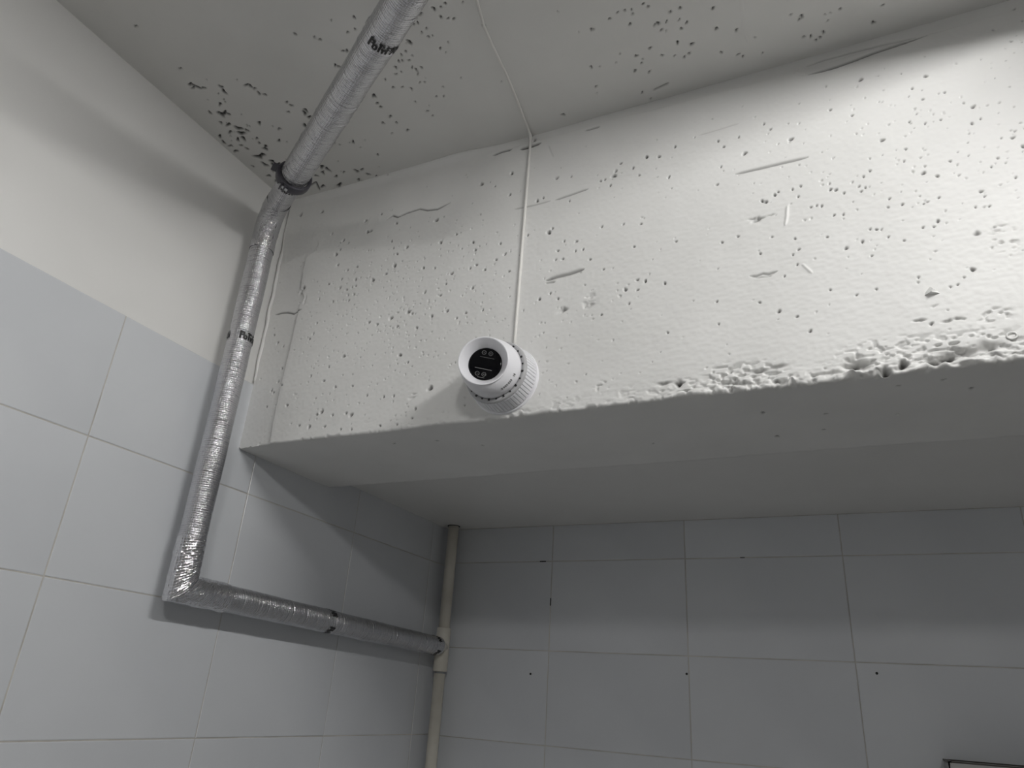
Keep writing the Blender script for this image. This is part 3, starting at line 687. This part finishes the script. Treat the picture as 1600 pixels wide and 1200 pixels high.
v, f = band(RP + 0.0048, RP + 0.0115, 0.011); mesh_obj('ring', v, f, M_BAND, clamp)
def oriented_box(C, a, b_, c, ha, hb_, hc):
    V = [C + a * sa * ha + b_ * sb * hb_ + c * sc_ * hc for sa in (-1, 1) for sb in (-1, 1) for sc_ in (-1, 1)]
    return V, [(0, 1, 3, 2), (4, 6, 7, 5), (0, 4, 5, 1), (2, 3, 7, 6), (0, 2, 6, 4), (1, 5, 7, 3)]
lug_d = -0.80 * u_ + 0.60 * v_ ; lug_d /= np.linalg.norm(lug_d)
vw = CAM - CCc; vw = vw - t_ * (vw @ t_); vw /= np.linalg.norm(vw); rt_ = np.cross(-vw, t_)
def on_ring(th): d = math.cos(th) * vw + math.sin(th) * rt_; return d / np.linalg.norm(d)
lug_d = on_ring(-0.25); tg = np.cross(t_, lug_d)
for s in (-1, 1):
    v, f = oriented_box(CCc + lug_d * (RP + 0.0135) + tg * s * 0.0045, t_, lug_d, tg, 0.009, 0.005, 0.0014); mesh_obj('lug', v, f, M_BAND, clamp, smooth=False)
v, f, uv = tube_vf([CCc + lug_d * (RP + 0.0135) - tg * 0.011, CCc + lug_d * (RP + 0.0135) + tg * 0.011], 0.0032, 8); o = mesh_obj('clamp_screw', v, f, M_STEEL, clamp); o['label'] = 'bright screw'
top_d = np.array([0, 0, 1.0]); top_d -= t_ * (top_d @ t_); top_d /= np.linalg.norm(top_d)
v, f, uv = tube_vf([CCc + top_d * (RP + 0.011), CCc + top_d * (RP + 0.018)], 0.008, 6); mesh_obj('nut', v, f, M_STEEL, clamp, smooth=False)
v, f, uv = tube_vf([CCc + top_d * (RP + 0.017), np.array([CCc[0] + top_d[0] * .05, CCc[1] + top_d[1] * .05, ZC + 0.004])], 0.004, 10); mesh_obj('threaded_rod', v, f, M_STEEL, clamp)
# loose tail of the rubber lining sticking out behind
td = on_ring(-1.45)
v, f = oriented_box(CCc + td * (RP + 0.016) + t_ * 0.004, t_, td, np.cross(t_, td), 0.012, 0.007, 0.0016); mesh_obj('rubber_tail', v, f, M_BAND, clamp, smooth=False)

# ---------------------------------------------------------------- cream plastic riser with tee
PX, PYY = 0.0440, 2.035
riser = thing('plastic_riser_pipe', (PX, PYY, ZF), 'cream plastic pipe standing in the corner of the tiled recess', 'pipe')
v, f, uv = tube_vf([(PX, PYY, ZF), (PX, PYY, -0.6), (PX, PYY, 0.06)], 0.0172, 28, up=(1, 0, 0)); mesh_obj('pipe_length', v, f, M_PVC, riser)
v, f, uv = tube_vf([(PX, PYY, 0.19), (PX, PYY, ZS + 0.03)], 0.0172, 28, up=(1, 0, 0)); mesh_obj('pipe_length', v, f, M_PVC, riser)
zt0, zt1 = 0.066, 0.192
v1, f1, uv = tube_vf([(PX, PYY, zt0), (PX, PYY, zt0 + 0.002), (PX, PYY, zt1 - 0.002), (PX, PYY, zt1)], [0.0205, 0.0218, 0.0218, 0.0205], 28, up=(1, 0, 0))
v2, f2, uv = tube_vf([(PX, PYY, 0.135), (PX, PYY - 0.036, 0.135)], 0.0218, 28)
v, f = merge([(v1, f1), (v2, f2)]); mesh_obj('tee_fitting', v, f, M_PVC, riser)
v, f, uv = tube_vf([(PX, PYY, ZS - 0.0015), (PX, PYY, ZS + 0.001)], 0.0205, 28, up=(1, 0, 0)); o = mesh_obj('hole_rim', v, f, M_DARK, riser); o['label'] = 'dark gap round the pipe in the recess ceiling'

# ---------------------------------------------------------------- white cable over ceiling and beam to the camera
cpts = [(0.752, 0.70), (0.736, 0.770), (0.724, 0.823), (0.714, 0.933), (0.703, 1.028), (0.694, 1.095)]
cp = [np.array([a, b_, ZC - 0.0015]) for a, b_ in cpts]
cp = np.concatenate([lin(cp[i], cp[i + 1], 0.02)[:-1] for i in range(len(cp) - 1)] + [[cp[-1]]])
drop = [np.array([0.692, YB - 0.006, ZC - 0.006]), np.array([0.691, YB - 0.0015, ZC - 0.03]), np.array([0.690, YB - 0.002, 1.03]), np.array([0.688, YB - 0.002, 0.85]), np.array([0.686, YB - 0.002, 0.628])]
dp = np.concatenate([lin(drop[i], drop[i + 1], 0.02)[:-1] for i in range(len(drop) - 1)] + [[drop[-1]]])
pa = np.concatenate([cp, dp])
pa[:len(cp), 0] += 0.0008 * np.sin(np.arange(len(cp)) * 0.7)
v, f, uv = tube_vf(pa, np.r_[np.full(len(cp), 0.0024), np.full(len(dp), 0.0031)], 12, up=(1, 0, 0))
cable = mesh_obj('cable', v, f, M_CABLE, None, base=(0.69, YB, 0.85))
tag(cable, 'thin white painted cable dropping down the beam to the camera', 'cable')

# ---------------------------------------------------------------- turret security camera on the beam
BC = np.array([0.672, YB, 0.5565])
AX = np.array([0.0, -1.0, 0.0])
sec = thing('security_camera', tuple(BC), 'round white turret security camera with black lens window on the beam', 'camera')
eu = np.array([1.0, 0, 0]); ew = np.array([0, 0, 1.0])
def lathe(C, ax, e1, e2, prof, n=96, mod=None, close_end=True):
    V, F = [], []
    for (h_, r) in prof:
        for k in range(n):
            a = 2 * math.pi * k / n; rr_ = r * (mod(k, h_) if mod else 1)
            V.append(C + ax * h_ + rr_ * (math.cos(a) * e1 + math.sin(a) * e2))
    for i in range(len(prof) - 1):
        for k in range(n):
            F.append((i * n + k, i * n + (k + 1) % n, (i + 1) * n + (k + 1) % n, (i + 1) * n + k))
    if close_end: F.append(tuple((len(prof) - 1) * n + k for k in range(n)))
    return V, F
v, f = lathe(BC, AX, eu, ew, [(-0.004, 0.0695), (0.004, 0.0695), (0.0062, 0.0680), (0.0066, 0.0655)]); mesh_obj('mounting_flange', v, f, M_WHITE, sec)
v, f = lathe(BC, AX, eu, ew, [(0.0060, 0.0645), (0.0090, 0.0645)], 64); o = mesh_obj('seal_gap', v, f, M_DARK, sec)
NR = 60
def ribs(k, h_):
    return 0.968 if (k % 6) == 0 and 0.010 < h_ < 0.0415 else 1.0
v, f = lathe(BC, AX, eu, ew, [(0.0085, 0.0655), (0.0095, 0.0672), (0.0105, 0.0670), (0.0405, 0.0641), (0.0412, 0.0636), (0.0414, 0.0600)], NR * 6, ribs)
o = mesh_obj('ribbed_base', v, f, M_WHITE, sec, smooth=False)
v, f = lathe(BC, AX, eu, ew, [(0.0411, 0.0634), (0.0440, 0.0628), (0.0464, 0.0604), (0.0470, 0.0560), (0.0455, 0.0550)], 96); mesh_obj('trim_ring', v, f, M_GREYP, sec)
parts = []
for k in range(24):
    a = 2 * math.pi * (k + 0.5) / 24; d = math.cos(a) * eu + math.sin(a) * ew; tn = np.cross(AX, d)
    big = k % 2
    parts.append(oriented_box(BC + AX * 0.0469 + d * 0.0569, AX, d, tn, 0.0009, 0.0022 if big else 0.0015, 0.0019 if big else 0.0014))
v, f = merge(parts); mesh_obj('vent_slots', v, f, M_INK, sec, smooth=False)
# tilted eyeball: rim centre, viewing axis
RIM = BC + AX * 0.0935
to = CAM - RIM; to /= np.linalg.norm(to)
imgd = -0.469 * RC[0] - 0.884 * RC[1]
NF = math.cos(math.radians(22)) * to + math.sin(math.radians(22)) * imgd; NF /= np.linalg.norm(NF)
fx = RC[0] - NF * (RC[0] @ NF); fx /= np.linalg.norm(fx); fy = np.cross(NF, fx)      # fx to the right, fy up, as seen
if fy @ RC[1] > 0: fy = -fy
RR = 0.0455
# housing: loft from the ring on the beam to the rim
n = 96; V = []; F = []
rows_n = 12
base_c = BC + AX * 0.0462
for i in range(rows_n + 1):
    t = i / rows_n
    for k in range(n):
        a = 2 * math.pi * k / n
        e_b = math.cos(a) * eu + math.sin(a) * ew
        pb_ = base_c + 0.0545 * e_b
        # matching direction on the rim
        er = e_b - NF * (e_b @ NF); er /= np.linalg.norm(er)
        pr_ = RIM + RR * er
        p = pb_ * (1 - t) + pr_ * t
        cc = base_c * (1 - t) + RIM * t
        out = p - cc; out /= np.linalg.norm(out)
        V.append(p + out * 0.0042 * math.sin(math.pi * t) ** 0.8)
for i in range(rows_n):
    for k in range(n): F.append((i * n + k, i * n + (k + 1) % n, (i + 1) * n + (k + 1) % n, (i + 1) * n + k))
mesh_obj('housing', V, F, M_WHITE, sec)
v, f = lathe(RIM, NF, fx, fy, [(-0.003, 0.0452), (-0.0012, 0.0466), (0.0012, 0.0466), (0.0022, 0.0452), (0.0005, 0.0436), (-0.0175, 0.0318), (-0.019, 0.0312)], 96, close_end=False)
mesh_obj('eyeball_hood', v, f, M_WHITE, sec)
WC = RIM - NF * 0.0185
v, f = lathe(WC, NF, fx, fy, [(-0.004, 0.0318), (0.0, 0.0316), (0.0012, 0.0306), (0.0016, 0.0285)], 72)
win = mesh_obj('lens_window', v, f, M_LENS, sec); win['label'] = 'black lens window'
fdn = -fy
def led(x, y):
    C_ = WC + NF * 0.0019 + fx * x * 0.031 + fdn * y * 0.031
    pts = [C_ + 0.0036 * (math.cos(a) * fx + math.sin(a) * fy) for a in np.linspace(0, 2 * math.pi, 25)]
    v, f, uv = tube_vf(pts, 0.00085, 6, up=tuple(NF), caps=False); mesh_obj('led', v, f, M_LEDR, win)
    v, f = lathe(C_, NF, fx, fy, [(0, 0.0010), (0.0005, 0.0009)], 10); mesh_obj('led_chip', v, f, M_MARK, win)
for p in ((-.06, -.71), (.34, -.61), (-.46, .57), (-.06, .66)): led(*p)
def bar(x0, y0, x1, y1, w_, m_):
    a = WC + NF * 0.0019 + fx * x0 * .031 + fdn * y0 * .031; b_ = WC + NF * 0.0019 + fx * x1 * .031 + fdn * y1 * .031
    t = (b_ - a) / 2; l = np.linalg.norm(t); t /= l
    v, f = oriented_box((a + b_) / 2, t, np.cross(NF, t), NF, l, w_, 0.0002); mesh_obj('window_line', v, f, m_, win, smooth=False)
bar(-.30, -.48, .55, -.27, 0.00035, M_LEDR); bar(-.60, .18, .40, .44, 0.00055, M_MARK); bar(-.44, .78, -.04, .88, 0.00045, M_MARK)  # thin grey lines across the black window
# small printed name on the housing, too small to read
parts = []
for k, (t0, wd) in enumerate(((0.0, 1.0), (.11, .7), (.20, .9), (.29, .8), (.39, .9), (.48, .7), (.57, .9), (.78, .5), (.86, 1.0))):
    a = -1.02 + t0 * 0.74
    e_b = math.cos(a) * eu + math.sin(a) * ew; er = e_b - NF * (e_b @ NF); er /= np.linalg.norm(er)
    t = 0.52
    p = (base_c + 0.0545 * e_b) * (1 - t) + (RIM + RR * er) * t; cc = base_c * (1 - t) + RIM * t
    out = p - cc; out /= np.linalg.norm(out); p = p + out * 0.0046
    ax_l = (RIM + RR * er) - (base_c + 0.0545 * e_b); ax_l /= np.linalg.norm(ax_l); tn = np.cross(out, ax_l); tn /= np.linalg.norm(tn)
    for q, (da, db, la, lb) in enumerate(((0, -.5, 1, .22), (0, .5, 1, .22), (-.7 + .35 * (k % 4), 0, .22, .6))):
        parts.append(oriented_box(p + ax_l * da * 0.0019 + tn * db * 0.0014 * wd, ax_l, tn, out, 0.0020 * la, 0.0014 * lb * wd, 0.0003))
v, f = merge(parts); mesh_obj('printed_name', v, f, M_MARK, sec, smooth=False)

# ---------------------------------------------------------------- top corner of a steel box on the rear wall
BX0, BX1, BY0, BY1, BZ0, BZ1 = 1.359, 1.75, 1.955, YW - 0.001, -0.40, -0.0628
bx_ = thing('wall_box', ((BX0 + BX1) / 2, YW, BZ0), 'open-topped steel box on the rear tiles, only its top corner in view at lower right', 'box')
t_ = 0.003
v, f = merge([box_vf(BX0, BX0 + t_, BY0, BY1, BZ0, BZ1), box_vf(BX1 - t_, BX1, BY0, BY1, BZ0, BZ1), box_vf(BX0, BX1, BY0, BY0 + t_, BZ0, BZ1), box_vf(BX0, BX1, BY1 - t_, BY1, BZ0, BZ1), box_vf(BX0, BX1, BY0, BY1, BZ0, BZ0 + t_)])
mesh_obj('box_shell', v, f, M_STEELB, bx_, smooth=False)
v, f = merge([box_vf(BX0 - 0.003, BX0 + 0.007, BY0, BY1, BZ1, BZ1 + 0.003), box_vf(BX0, BX1, BY1 - 0.003, BY1, BZ1, BZ1 + 0.003), box_vf(BX0, BX1, BY0, BY0 + 0.006, BZ1, BZ1 + 0.003)])
mesh_obj('rolled_rim', v, f, M_RIM, bx_, smooth=False)
v, f = box_vf(BX0 + 0.012, BX1 - 0.012, BY0 + 0.012, BY1 - 0.008, BZ1 - 0.03, BZ1 - 0.026); mesh_obj('inner_tray', v, f, M_STEELB, bx_, smooth=False)
